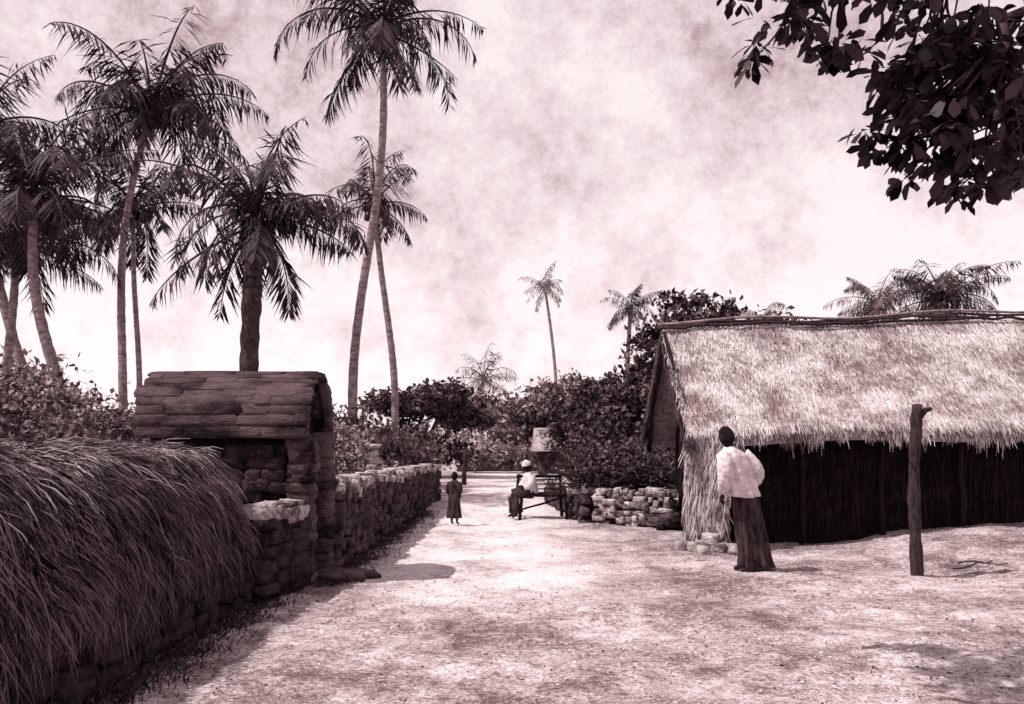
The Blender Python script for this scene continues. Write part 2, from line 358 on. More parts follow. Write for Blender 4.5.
for k in range(190):  # leaves of the added unseen branch, for its ground shadow
    q=np.array([rs.uniform(-.6,1.1),rs.uniform(4.2,5.5),0]); q[2]=rs.uniform(4.75,5.3)+max(0,(q[1]-5.0))*.3
    if mn.noise(Vector((q[0]*2.5,q[1]*2.5,7)))<-.05: continue
    whorl(q,min(low,key=lambda g:np.linalg.norm(g-q)),k%2==0)
ba.obj('branches',M_bark,True,e); la.obj('foliage',M_leafN,False,e)

# ---------------------------------------------------------------- thatched house, right
H=empty('thatched_house')
x0,x1=2.42,10.2; ye,yr,yb=12.3,14.4,16.5
def ze(x): return 1.63+.018*(x-x0)+.03*np.sin(x*1.7)
def zr(x): return 3.26+.033*(x-x0)+.02*np.sin(x*2.1)
a=Acc(); nseg=40
for (ya,yb_) in ((ye,yr),(yb,yr)):
    xx=np.linspace(x0+.05,x1,nseg); ns_=10; V=[]
    for off in (0,-.2):
        for i in range(ns_+1):
            s=i/ns_
            for x in xx:
                V.append((x,yr+(ya-yr)*s,zr(x)+(ze(x)-zr(x))*s+off-.07*math.sin(math.pi*s)))
    F=[]; K=(ns_+1)*nseg
    for o in (0,K):
        for i in range(ns_):
            for j in range(nseg-1):
                q=o+i*nseg+j; F.append((q,q+1,q+1+nseg,q+nseg))
    for i in range(ns_):
        for j in (0,nseg-1):
            q=i*nseg+j; F.append((q,q+nseg,q+nseg+K,q+K))
    for j in range(nseg-1):
        q=ns_*nseg+j; F.append((q,q+1,q+1+K,q+K))
    a.add(V,F)
a.obj('roof_base',M_thatch_base,True,H)
def roof_strips(n,ya,sgn,mat,nm):
    rs=np.random.RandomState(3); a=Acc()
    x=rs.uniform(x0-.03,x1,n); s=rs.uniform(0,1,n)
    s=np.clip((np.floor(s*15)+rs.uniform(0,1,n)**1.3)/15,0,1)+rs.normal(0,.012,n)
    c=np.stack([x,yr+(ya-yr)*s,zr(x)+(ze(x)-zr(x))*s-.07*np.sin(np.pi*np.clip(s,0,1))+rs.uniform(.0,.035,n)],1)
    d=np.stack([rs.normal(0,.45,n),np.full(n,(ya-yr)),np.full(n,-1.66)],1)
    nr=nrmz(np.stack([rs.normal(0,.25,n),np.full(n,-sgn*.62),np.full(n,.78)],1))
    L=rs.uniform(.05,.20,n); strips(a,c,d,nr,L,rs.uniform(.006,.018,n),.05); 
    m=7500; x=rs.uniform(x0-.03,x1,m); c=np.stack([x,ya+rs.uniform(-.03,.12,m)*sgn*1.0,ze(x)+rs.uniform(-.13,.04,m)],1)
    d=np.stack([rs.normal(0,.15,m),rs.normal(-.25*sgn,.2,m),np.full(m,-1.)],1)
    Lf=rs.uniform(.03,.15,m)*(1+.35*np.sin(x*5)+.3*np.sin(x*17)); Lf=np.where(rs.rand(m)<.05,Lf*1.8,Lf)
    strips(a,c,d,np.tile([0,-sgn,0.1],(m,1)).astype(float),Lf,rs.uniform(.005,.012,m))
    a.obj(nm,mat,False,H)
roof_strips(50000,ye,1,M_thatch,'front_thatch'); roof_strips(5000,yb,-1,M_thatch,'rear_thatch')
a=Acc(); m=3800; rs=np.random.RandomState(8); s=rs.uniform(0,1,m); fr=rs.rand(m)<.5
ya=np.where(fr,ye,yb); c=np.stack([np.full(m,x0)+rs.uniform(-.04,.1,m),yr+(ya-yr)*s,zr(x0)+(ze(x0)-zr(x0))*s-rs.uniform(0,.2,m)],1)
d=np.stack([rs.normal(-.12,.1,m),(ya-yr)*.35+rs.normal(0,.15,m),np.full(m,-1.)],1)
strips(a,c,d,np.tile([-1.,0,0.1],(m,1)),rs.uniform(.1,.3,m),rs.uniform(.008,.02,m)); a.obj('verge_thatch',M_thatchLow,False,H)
a=Acc()
for (dy,dz,xa,xb) in ((-.10,.04,x0-.12,7.6),(.02,.08,x0+.2,x1),(-.14,.0,4.4,x1)):
    xx=np.linspace(xa,xb,26); tube(a,np.stack([xx,yr+dy+R.normal(0,.012,26),zr(xx)+dz+R.normal(0,.012,26)],1),np.linspace(.026,.018,26),7,.1)
a.obj('ridge_poles',M_wood,True,H)
a=Acc()
xx=np.linspace(x0-.1,x1,26); tube(a,np.stack([xx,np.full(26,yr-.05)+R.normal(0,.01,26),zr(xx)+.12+.02*np.sin(xx*2)],1),np.linspace(.024,.018,26),7,.1)
a.obj('pale_ridge_pole',M_pole,True,H)
a=Acc()
def box(acc,lo,hi):
    x_,y_,z_=lo; X_,Y_,Z_=hi
    acc.add([(x_,y_,z_),(X_,y_,z_),(X_,Y_,z_),(x_,Y_,z_),(x_,y_,Z_),(X_,y_,Z_),(X_,Y_,Z_),(x_,Y_,Z_)],[(0,3,2,1),(4,5,6,7),(0,1,5,4),(1,2,6,5),(2,3,7,6),(3,0,4,7)])
box(a,(2.95,12.95,-.1),(10.0,13.1,1.85)); box(a,(2.95,15.8,-.1),(10.0,15.95,1.85)); box(a,(9.85,13.1,-.1),(10.,15.8,1.85)); box(a,(2.95,13.1,-.1),(3.05,15.8,1.85))
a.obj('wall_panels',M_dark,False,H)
a=Acc(); V=[(2.96,12.7,1.7),(2.96,16.1,1.7),(2.96,14.4,3.05),(3.06,12.7,1.7),(3.06,16.1,1.7),(3.06,14.4,3.05)]
obj('gable_panel',V,[(0,2,1),(3,4,5),(0,1,4,3),(1,2,5,4),(2,0,3,5)],M_dark,False,H)
m=2600; x=R.uniform(2.95,10,m); c=np.stack([x,12.94-R.uniform(0,.02,m),R.uniform(.6,1.85,m)],1)
d=np.stack([R.normal(0,.05,m),R.normal(0,.02,m),-np.ones(m)],1); strips(a,c,d,np.tile([0,-1.,0],(m,1)),R.uniform(.3,.7,m),R.uniform(.01,.03,m))
m=2200; y=R.uniform(12.9,16,m); zt=1.7+1.3*(1-np.abs(y-14.4)/1.75); c=np.stack([2.94-R.uniform(0,.02,m),y,R.uniform(.5,1,m)*zt],1)
d=np.stack([R.normal(0,.02,m),R.normal(0,.06,m),-np.ones(m)],1); strips(a,c,d,np.tile([-1.,0,0],(m,1)),R.uniform(.3,.6,m),R.uniform(.01,.03,m))
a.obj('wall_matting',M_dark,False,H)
a=Acc()
for x in np.arange(3.0,10.1,1.15): stick(a,(x,12.86,-.1),(x+R.normal(0,.03),12.84,1.75),.05,.04,6,.01)
stick(a,(2.6,12.86,1.55),(10,12.84,1.72),.035,.03,12,.01)
for y in (13.6,14.4,15.3): stick(a,(2.89,y,-.1),(2.89,y,1.9 if y!=14.4 else 3.0),.05,.04,6,.01)
stick(a,(2.5,16.45,1.3),(2.42,14.5,3.25),.04,.03); stick(a,(2.5,12.5,1.55),(2.42,14.3,3.2),.04,.03)
a.obj('posts',M_woodD,True,H)
a=Acc(); m=4200; t=R.uniform(0,1,m); zz=R.uniform(.3,1.62,m)
c=np.stack([2.42+.45*t+R.normal(0,.02,m),12.50-.42*t+R.normal(0,.025,m)-.04*(1-zz/1.6),zz],1)
d=np.stack([R.normal(.02,.2,m),R.normal(-.05,.06,m),-np.ones(m)],1); nr=np.tile(nrmz(np.array([-.65,-.72,.2])),(m,1))+R.normal(0,.2,(m,3))
strips(a,c,d,nrmz(nr),R.uniform(.10,.26,m),R.uniform(.006,.016,m)); a.obj('palm_screen',M_screen,False,H)
a=Acc()
V=[(2.43,12.60,0),(2.90,12.12,0),(2.94,12.17,0),(2.47,12.66,0)]; V=V+[(v[0],v[1],1.58) for v in V]
a.add(V,[(0,3,2,1),(4,5,6,7),(0,1,5,4),(1,2,6,5),(2,3,7,6),(3,0,4,7)]); a.obj('screen_backing',M_thatch_base,False,H)
a=Acc()
for q in [(2.52,12.2,.05,.24),(2.75,12.05,.06,.26),(2.95,11.95,.05,.2),(2.66,12.1,.16,.2),(2.34,12.35,.04,.18),(3.08,12.1,.05,.2),(2.5,11.9,.02,.12)]:
    stone(a,q[:3],(q[3]*1.1,.2,.15),R.uniform(-.6,.6),.19)
a.obj('footing_stones',M_stoneL,False,H)

# ---------------------------------------------------------------- forked post
P=empty('forked_wooden_post'); a=Acc(); zz=np.linspace(-.1,1.89,24)
tube(a,np.stack([4.42-.03*np.sin(zz*2)-.015*zz,9.8+.01*np.cos(zz*5),zz],1),.066*(1-.12*zz/1.9)*(1+.10*np.sin(zz*9)+.05*np.sin(zz*23)),12,.09)
tube(a,[(4.39,9.8,1.70),(4.45,9.79,1.78),(4.50,9.78,1.83),(4.56,9.78,1.84)],[.045,.04,.03,.02],7,.05)
stick(a,(4.36,9.76,1.2),(4.30,9.72,1.27),.02,.01,4,0)
a.obj('trunk',M_wood,True,P)
a=Acc()
for q in [((5.0,10.2),(5.6,10.5)),((5.2,10.5),(5.7,10.35))]:
    stick(a,(*q[0],gh(*q[0])+.03),(*q[1],gh(*q[1])+.05),.011,.007,7,.015,5)
a.obj('fallen_sticks',M_wood,True)

# ---------------------------------------------------------------- left thatched shed
S=empty('thatched_shed')
prof=np.array([(-4.6,.75),(-4.2,1.10),(-3.75,1.34),(-3.2,1.42),(-2.84,1.36),(-2.62,1.12),(-2.5,.80),(-2.44,.55)])
seg=np.linalg.norm(np.diff(prof,axis=0),axis=1); cum=np.concatenate([[0],np.cumsum(seg)]); 
def pf(s):
    q=s*cum[-1]; return np.interp(q,cum,prof[:,0]),np.interp(q,cum,prof[:,1])
yy_=np.linspace(2.2,8.3,24); ss_=np.linspace(0,1,24); V=[];F=[]
for y in yy_:
    for s in ss_:
        px,pz=pf(s); V.append((px,y,pz+.07*mn.noise(Vector((px*2,y*2,0)))-.05))
for i in range(23):
    for j in range(23):
        q=i*24+j; F.append((q,q+1,q+25,q+24))
for yv,o in ((2.2,0),(8.3,23*24)):
    F.append(tuple(range(o,o+24)))
obj('roof_base',V,F,M_thatchLb,False,S)
rs=np.random.RandomState(31); n=40000; s=rs.uniform(.28,1,n)
y=rs.uniform(2.4,8.3,n); px,pz=pf(s); px2,pz2=pf(np.minimum(s+.02,1)); px1,pz1=pf(s-.02)
tx=px2-px1; tz=pz2-pz1; tl=np.hypot(tx,tz); tx/=tl; tz/=tl
cl=np.array([mn.noise(Vector((y_*2.2,s_*4.5,1))) for y_,s_ in zip(y,s)]); cl2=np.array([mn.noise(Vector((y_*6,s_*9,5))) for y_,s_ in zip(y,s)])
nr=np.stack([-tz,np.zeros(n),tx],1); c=np.stack([px,y,pz],1)+nr*(rs.uniform(-.04,.035,(n,1))+.08*cl[:,None]+.05*cl2[:,None])
d=np.stack([tx,1.2*cl+.9*cl2+rs.normal(.12,.5,n),tz],1)+nr*(rs.normal(.06,.2,(n,1))+.25*cl2[:,None])
L=rs.uniform(.04,.26,n)*(1+.6*(rs.rand(n)<.12)); W_=rs.uniform(.003,.012,n); nn=nrmz(nr+rs.normal(0,.4,(n,3)))
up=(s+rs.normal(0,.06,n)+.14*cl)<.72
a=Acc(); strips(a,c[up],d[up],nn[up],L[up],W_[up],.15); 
m=2500; s=rs.uniform(.3,1,m); px,pz=pf(s); cc=np.stack([px,np.full(m,8.3)+rs.normal(0,.05,m),pz-rs.uniform(0,.1,m)],1)
strips(a,cc,np.stack([rs.normal(.1,.25,m),rs.normal(.25,.2,m),-np.ones(m)],1),np.tile([0.3,1.,0],(m,1)),rs.uniform(.06,.26,m),rs.uniform(.003,.010,m))
m=2200; px,pz=pf(rs.uniform(.36,.62,m)); cc=np.stack([px,rs.uniform(2.4,8.3,m),pz+.01],1); strips(a,cc,rs.normal(0,1,(m,3))*np.array([1,1,.3]),nrmz(rs.normal(0,1,(m,3))),rs.uniform(.05,.22,m),rs.uniform(.003,.009,m),.1)
a.obj('thatch_strands',M_thatchL,False,S)
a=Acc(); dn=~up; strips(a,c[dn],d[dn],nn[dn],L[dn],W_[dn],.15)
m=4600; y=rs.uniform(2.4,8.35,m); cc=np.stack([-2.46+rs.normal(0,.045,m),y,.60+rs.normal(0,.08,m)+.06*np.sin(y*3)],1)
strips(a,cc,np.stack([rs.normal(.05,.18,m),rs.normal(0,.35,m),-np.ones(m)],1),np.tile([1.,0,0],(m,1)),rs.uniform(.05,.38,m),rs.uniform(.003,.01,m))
a.obj('lower_thatch_strands',M_thatchLow,False,S)  # shade of the lower road face is in the strand colour
a=Acc()
for y in np.arange(2.6,8.4,.8): stick(a,(-2.5,y,-.05),(-2.48,y,.6),.04,.035)
a.obj('props',M_woodD,True,S)

# ---------------------------------------------------------------- left walls
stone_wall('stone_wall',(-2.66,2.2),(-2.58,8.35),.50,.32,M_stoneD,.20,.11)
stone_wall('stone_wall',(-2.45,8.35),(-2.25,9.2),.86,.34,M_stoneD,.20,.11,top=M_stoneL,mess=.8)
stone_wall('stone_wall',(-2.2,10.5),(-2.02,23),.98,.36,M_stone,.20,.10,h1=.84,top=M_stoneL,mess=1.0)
stone_wall('stone_wall',(-2.35,24.5),(-6.5,25.5),1.0,.3,M_stone,.3,.15)
stone_wall('stone_wall',(-2.6,43),(2.6,43),.75,.4,M_stone,.4,.2)
# ---------------------------------------------------------------- barrel-roofed gateway
G=empty('barrel_roofed_gatehouse')
gx0,gx1=-3.86,-2.12; gy0,gy1=9.28,10.5; gc=(gy0+gy1)/2; gr=(gy1-gy0)/2+.05; zb=1.52; hr=.72
a=Acc()
box(a,(gx0+.1,gy0+.08,-.1),(gx1-.12,gy0+.3,zb)); box(a,(gx0+.1,gy1-.3,-.1),(gx1-.12,gy1-.08,zb)); 
a.obj('walls',M_mortar,False,G)
a=Acc()
for yf in (gy0+.06,gy1-.06):
    z=.06
    while z<zb-.03:
        x=gx0+.1-R.uniform(0,.1)
        while x<gx1-.3:
            l=R.uniform(.10,.3); stone(a,(x+l/2,yf+R.uniform(-.02,.02),z+R.uniform(-.02,.02)),(l*1.02,.14,.135),0,.16); x+=l
        z+=.12
a.obj('wall_stones',M_stoneD,False,G)
a=Acc()
for yc in (gy0+.12,gy1-.12):
    z=.06
    while z<zb+.02:
        w=R.uniform(-.02,.02); hh=R.uniform(.08,.16)
        stone(a,(gx1-.07+w,yc,z+hh/2-.05),(.26,.28,hh*1.1),R.uniform(-.1,.1),.15); z+=hh
a.obj('gate_piers',M_stone,False,G)
na=16; V=[];F=[]
for x in (gx0+.02,gx1-.2):
    for i in range(na+1):
        t=math.pi*i/na; V.append((x,gc-math.cos(t)*(gr-.012),zb+math.sin(t)**.9*(hr-.012)))
for i in range(na): F.append((i,i+1,na+2+i,na+1+i))
F.append(tuple(range(na+1))); F.append(tuple(range(na+1,2*na+2))); F.append((0,na,2*na+1,na+1))
obj('vault_core',V,F,M_mortar,False,G)
nc=21; a=Acc()
for i in range(nc):
    t=math.pi*(i+.5)/nc; x=gx0-R.uniform(0,.05)
    yc=gc-math.cos(t)*gr; zc=zb+math.sin(t)**.9*hr
    tilt=math.atan2(math.cos(t)*hr,math.sin(t)*gr)
    while x<gx1:
        l=R.uniform(.15,.85); l=min(l,gx1-x+.02)
        if l<.05: break
        stone(a,(x+l/2,yc+R.uniform(-.005,.005),zc+R.uniform(-.008,.004)),(l*1.02,math.pi*gr/nc*1.22,.03),R.uniform(-.012,.012),.07,tilt+R.uniform(-.06,.06)-.05*(1 if i<nc/2 else -1)); x+=l
a.obj('vault_shingles',M_tile,False,G)
a=Acc()
for i in range(19):
    t=math.pi*(i+.5)/19; stone(a,(gx1-.03,gc-math.cos(t)*(gr-.02),zb+math.sin(t)**.9*(hr-.03)),(.12,.12,.05),0,.08,math.atan2(math.cos(t)*hr,math.sin(t)*gr))
a.obj('arch_ring',M_stone,False,G)
a=Acc(); box(a,(gx1-.26,gy0+.1,zb-.08),(gx1-.10,gy1-.1,zb+.02)); a.obj('lintel',M_woodD,False,G)
a=Acc(); stone(a,(-1.85,9.75,.03),(.5,.5,.11),.15,.12); stone(a,(-1.62,9.9,.015),(.26,.3,.08),.5,.14); a.obj('stone_doorstep',M_stone,False)
a=Acc(); n=15000; y=3.8+15*R.uniform(0,1,n)**1.4; x=-2.46+.012*(y-4)+np.abs(R.normal(0,.17,n)); 
x=np.where((y>9.1),x+.36,x)
c=np.stack([x,y,np.array([gn(x_,y_) for x_,y_ in zip(x,y)])-.01],1); d=np.stack([R.normal(.15,.6,n),R.normal(0,.6,n),np.ones(n)*.8],1)
strips(a,c,d,nrmz(R.normal(0,1,(n,3))),R.uniform(.02,.09,n),R.uniform(.004,.012,n)); a.obj('shade_weeds',pm('shade_weeds',.012,.07,3,2,.8,0))  # wall-foot weeds, spread and darkened to paint in the wall's shadow
a=Acc(); W=empty('limewashed_gatepost')
for z in np.arange(.08,1.3,.16): stone(a,(-3.2,20,z),(.44,.4,.17),R.uniform(-.03,.03),.04)
stone(a,(-3.2,20,1.36),(.54,.5,.1),0,.04); a.obj('pier',M_white,True,W)
# ---------------------------------------------------------------- right low wall
stone_wall('stone_wall',(1.55,16.0),(2.75,15.4),.58,.42,M_stoneL,.15,.085,mess=1.5)
stone_wall('stone_wall',(1.45,16.2),(1.0,21.5),.62,.4,M_stone,.2,.10,top=M_stoneL,mess=1.3)
a=Acc()
for k in range(30): stone(a,(R.uniform(2.3,3.1),R.uniform(14.9,15.6),R.uniform(.03,.22)),(R.uniform(.1,.26),R.uniform(.12,.25),R.uniform(.08,.16)),R.uniform(0,3),.2)
a.obj('rubble_heap',M_stone,False)
B=empty('brushwood_pile'); a=Acc(); l=Acc()
for k in range(130):
    c=np.array([R.uniform(1.1,2.7),16.5+R.uniform(-.5,.7),.66+abs(R.normal(0,.18))]); d=nrmz(R.normal(0,1,3)*np.array([1,.6,.3]))*R.uniform(.2,.6)
    stick(a,c-d,c+d,R.uniform(.012,.04),.01,5,.03,5)
for k in range(14): stick(a,(1.3+.1*k,16.6,0),(1.3+.1*k,16.55,.7),.03,.02,4,.02,5)
n=1800; c=np.stack([R.uniform(1.1,2.7,n),16.5+R.uniform(-.4,.6,n),.6+np.abs(R.normal(0,.24,n))],1)
leaves(l,c,R.normal(0,1,(n,3)),nrmz(R.normal(0,1,(n,3))),R.uniform(.06,.16,n),R.uniform(.03,.07,n))
a.obj('branches',M_wood,True,B); l.obj('dry_leaves',M_leaf,False,B)

# ---------------------------------------------------------------- wooden bench in the road
def seat(name,cx,cy,w,dp,h,back,rot=0,mat=M_woodD):
    e=empty(name); a=Acc(); c,s=math.cos(rot),math.sin(rot)
    def q(x,y,z): return (cx+x*c-y*s,cy+x*s+y*c,z)
    for sx in (-1,1):
        for sy in (-1,1):
            top=back if sy>0 else h+.17
            stick(a,q(sx*w/2*1.12,sy*dp/2*1.1,-.02),q(sx*w/2,sy*dp/2*(1.0 if sy<0 else 1.1),top),.034,.028,5,.006)
        stick(a,q(sx*w/2,-dp/2,h+.15),q(sx*w/2,dp/2,h+.17),.03,.028,4,.003)
        stick(a,q(sx*w/2,-dp/2,.16),q(sx*w/2,dp/2,.16),.02,.02,4,.003)
        stick(a,q(sx*w/2,-dp/2,h),q(sx*w/2,dp/2,h),.032,.03,4,.003)
    for yy in (-dp/2,dp/2): stick(a,q(-w/2-.05,yy,h),q(w/2+.05,yy,h),.036,.032,5,.004)
    stick(a,q(-w/2-.04,dp*.54,back-.04),q(w/2+.04,dp*.54,back-.04),.03,.028,5,.004)
    stick(a,q(-w/2,dp/2,.14),q(w/2,-dp/2,h-.03),.02,.02,5,.004)
    a.obj('frame',mat,True,e); a=Acc()
    n=int(w/.05)
    for k in range(n): x=-w/2+(k+.5)*w/n; stick(a,q(x,-dp/2,h+.015),q(x,dp/2,h+.015),.014,.014,4,.004,5); 
    for k in range(int(dp/.06)): y=-dp/2+(k+.5)*.06; stick(a,q(-w/2,y,h+.02),q(w/2,y,h+.02),.012,.012,4,.004,5)
    for k in range(3): stick(a,q(-w/2,dp*.53,h+.09+k*.09),q(w/2,dp*.53,h+.09+k*.09),.013,.013,4,.003,5)
    a.obj('woven_seat',mat,True,e); return e,q
seat('wooden_bench',.56,17.2,.80,.5,.46,.84,.12)
a=Acc(); stick(a,(-1.6,30,-.1),(-1.55,30,1.15),.09,.07,6,.01); tube(a,[(-1.57,30,.85),(-1.45,30,1.0),(-1.4,30,1.12)],[.04,.03,.02],6); a.obj('gate_stake',M_wood,True)
D=empty('distant_hut'); a=Acc(); hx,hy=2.2,37.
box(a,(hx-1.1,hy-.9,-.1),(hx+1.1,hy+.9,1.1)); a.obj('hut_walls',M_stone,False,D)
V=[(hx-1.4,hy-1.2,1.05),(hx+1.4,hy-1.2,1.05),(hx+1.4,hy+1.2,1.05),(hx-1.4,hy+1.2,1.05),(hx-1.3,hy,2.0),(hx+1.3,hy,2.0)]
obj('hut_roof',V,[(0,1,5,4),(2,3,4,5),(0,4,3),(1,2,5),(0,3,2,1)],M_thatchL,False,D)

# ---------------------------------------------------------------- people
def sph(nu=36,nv=28):
    V=[];F=[]
    for i in range(nv+1):
        t=math.pi*i/nv
        for j in range(nu):
            p=2*math.pi*j/nu; V.append((math.sin(t)*math.cos(p),math.sin(t)*math.sin(p),math.cos(t)))
    for i in range(nv):
        for j in range(nu): F.append((i*nu+j,(i+1)*nu+j,(i+1)*nu+(j+1)%nu,i*nu+(j+1)%nu))
    return np.array(V),np.array(F)
SV,SF=sph()
def g(v,c,s): return np.exp(-np.sum(((v-np.array(c))/np.array(s))**2,1))
class Person:
    def __init__(s,name,bx,by,fw,S=1,lean=0,hs=1,z0=0):
        s.e=empty(name); s.b=(bx,by); s.fw=nrmz(np.array(fw,float)); s.rt=np.array([s.fw[1],-s.fw[0]]); s.S=S; s.lean=lean; s.hs=hs; s.z0=z0
    def W(s,x,f,z):
        S=s.S; lx=-s.lean*max(0,z-.75)
        return (s.b[0]+S*(x*s.rt[0]+f*s.fw[0]+lx), s.b[1]+S*(x*s.rt[1]+f*s.fw[1]), s.z0+S*z)
    def skin(s,name,verts,edges,rad,roots,mat,sub=2):
        me=bpy.data.meshes.new(name); me.from_pydata(verts,edges,[]); o=bpy.data.objects.new(name,me); COL.objects.link(o); o.parent=s.e
        sm=o.modifiers.new('Skin','SKIN'); sm.use_smooth_shade=True
        if not me.skin_vertices:
            bpy.context.view_layer.objects.active=o; bpy.ops.mesh.customdata_skin_add()
        for i,r in enumerate(rad):
            d=me.skin_vertices[0].data[i]; r=r if isinstance(r,tuple) else (r,r); d.radius=(r[0]*s.S,r[1]*s.S); d.use_root=(i in roots)
        su=o.modifiers.new('Sub','SUBSURF'); su.levels=sub; su.render_levels=sub
        me.materials.append(mat)
    def body(s,J):
        rd=dict(pel=(.13,.11),sp1=(.12,.10),ch=(.14,.11),nb=(.075,.07),nk=.052,hd=.05,ls=.055,le=.04,lw=.026,rs=.055,re=.04,rw=.026,lh=.09,lk=.058,la=.035,lt=.028,rh=.09,rk=.058,ra=.035,rT=.028)
        ks=list(J); E=[('pel','sp1'),('sp1','ch'),('ch','nb'),('nb','nk'),('nk','hd'),('ch','ls'),('ls','le'),('le','lw'),('ch','rs'),('rs','re'),('re','rw'),('pel','lh'),('lh','lk'),('lk','la'),('la','lt'),('pel','rh'),('rh','rk'),('rk','ra'),('ra','rT')]
        s.skin('body',[s.W(*J[k]) for k in ks],[(ks.index(a_),ks.index(b_)) for a_,b_ in E],[rd[k] for k in ks],{0},M_skin)
    def hand(s,nm,wr,dirv,out,td):
        O=Vector(s.W(0,0,0)); wr=Vector(s.W(*wr)); d=(Vector(s.W(*dirv))-O).normalized(); o=(Vector(s.W(*out))-O).normalized()
        pn=d.cross(o).normalized()*td; k_=s.S
        V=[wr,wr+d*.04*k_,wr+d*.075*k_]; E_=[(0,1),(1,2)]; r=[(.022,.018),(.034,.016),(.034,.014)]; roots={0}
        for k in range(4):
            off=(-.027+.018*k)*k_; L=[.062,.075,.07,.055][k]*k_; b=len(V)
            p0=wr+d*.07*k_+o*off; V+= [p0,p0+d*L*.45+pn*.008*k_,p0+d*L*.75+pn*.024*k_,p0+d*L*.92+pn*.042*k_]; E_+=[(b,b+1),(b+1,b+2),(b+2,b+3)]; r+=[.0095,.009,.008,.007]; roots.add(b)
        b=len(V); p0=wr+d*.03*k_-o*.02*k_; V+=[p0,p0+(d*.025-o*.025+pn*.01)*k_,p0+(d*.055-o*.03+pn*.022)*k_]; E_+=[(b,b+1),(b+1,b+2)]; r+=[.012,.010,.008]; roots.add(b)
        s.skin(nm,[tuple(v) for v in V],E_,r,roots,M_skin,1)
    def head(s,hc,tiltf=.12,cap=None):
        v=SV; x,y,z=v[:,0],v[:,1],v[:,2]; h=s.hs
        tap=np.where(z<0,1+.32*z,1.0); hd=np.stack([x*.076*tap,y*.095*np.where(z<0,1+.1*z,1),z*.117],1)
        hd[:,1]+=g(v,(0,1,-.18),(.16,.5,.2))*.024+g(v,(0,1,-.5),(.3,.5,.10))*.010-g(v,(.36,.9,.06),(.2,.4,.14))*.014-g(v,(-.36,.9,.06),(.2,.4,.14))*.014+g(v,(0,1,.22),(.6,.4,.1))*.006+g(v,(0,.9,-.85),(.4,.5,.2))*.014
        def tw(p):
            out=[]
            for q in p*h:
                f=q[1]*math.cos(tiltf)+q[2]*math.sin(tiltf); zz=-q[1]*math.sin(tiltf)+q[2]*math.cos(tiltf)
                out.append(s.W(hc[0]+q[0],hc[1]+f,hc[2]+zz))
            return np.array(out)
        a=Acc(); a.add(tw(hd),SF)
        for sx in (-1,1): a.add(tw(SV*np.array([.012,.022,.032])+np.array([sx*.077,-.008,-.005])),SF)
        a.obj('head',M_skin,True,s.e); a=Acc()
        for sx in (-1,1): a.add(tw(SV*.011+np.array([sx*.028,.083,.006])),SF)
        a.obj('eyes',M_white,True,s.e)
        k=np.where((SV[:,1]>.45)&(SV[:,2]<.45),.93,1.0)*np.where(SV[:,2]<-.45,.9,1.0)
        hr_=np.stack([SV[:,0]*.083,SV[:,1]*.102-.004,SV[:,2]*.122+.004],1)*k[:,None]; hr_+=R.normal(0,.0015,hr_.shape)
        a=Acc(); a.add(tw(hr_),SF); a.obj('hair',M_hair,True,s.e)
        if cap:
            cv=SV.copy(); kk=np.where(cv[:,2]<.1,.9,1.); cp=np.stack([cv[:,0]*.092,cv[:,1]*.108-.006,np.maximum(cv[:,2],.1)*.135+.004],1)*kk[:,None]
            a=Acc(); a.add(tw(cp),SF); a.obj('cap',cap,True,s.e)
    def loft(s,nm,rings,mat,nf=9,seg=48,th=.006):
        V=[];F=[]; n=len(rings); RR=[]
        for i in range((n-1)*5+1):
            t=i/5; i0=min(int(t),n-2); f=t-i0; RR.append(np.array(rings[i0],float)*(1-f)+np.array(rings[i0+1],float)*f)
        for q,(cx,cf,z,rx,rf,fo) in enumerate(RR):
            for k in range(seg):
                t=2*math.pi*k/seg; m=1+fo*(math.sin(nf*t+z*3)+.6*math.sin(int(nf*1.7)*t-z*7+1))+.012*math.sin(z*60+t*2)
                V.append(s.W(cx+rx*m*math.cos(t),cf+rf*m*math.sin(t),z+.008*math.sin(3*t+z*5)))
        for i in range(len(RR)-1):
            for k in range(seg): F.append((i*seg+k,i*seg+(k+1)%seg,(i+1)*seg+(k+1)%seg,(i+1)*seg+k))
        o=obj(nm,V,F,mat,True,s.e); so=o.modifiers.new('th','SOLIDIFY'); so.thickness=th*s.S
    def sleeve(s,nm,p0,p1,p2,r0,r2,mat):
        a=Acc(); pts=[];rr=[]; P=[np.array(s.W(*p)) for p in (p0,p1,p2)]
        for i in range(25):
            t=i/24; q=(1-t)**2*P[0]+2*t*(1-t)*(P[1]*1.35-.175*(P[0]+P[2]))+t*t*P[2]; pts.append(q); rr.append(s.S*(((1-t)*r0+t*r2)*(1+.05*math.sin(i*2.3)+.03*math.sin(i*4.1))+.018*math.sin(math.pi*t)))
        tube(a,pts,rr,16,.03,cap=False); o=a.obj(nm,mat,True,s.e); so=o.modifiers.new('th','SOLIDIFY'); so.thickness=.005
STAND=dict(pel=(-.02,0,.93),sp1=(-.05,.0,1.08),ch=(-.09,.0,1.25),nb=(-.125,.0,1.385),nk=(-.145,.01,1.44),hd=(-.155,.02,1.50),
 ls=(-.27,.0,1.345),le=(-.315,-.06,1.09),lw=(-.255,.09,.90),rs=(.045,.0,1.345),re=(.15,-.09,1.12),rw=(.11,.09,.97),
 lh=(-.10,0,.88),lk=(-.05,.05,.50),la=(-.03,.0,.08),lt=(-.05,.15,.03),rh=(.06,0,.88),rk=(.11,.03,.50),ra=(.15,-.03,.08),rT=(.17,.12,.03))
m_=Person('standing_man',2.66,10.2,(-.5,.866),1,.12)
m_.body(STAND)
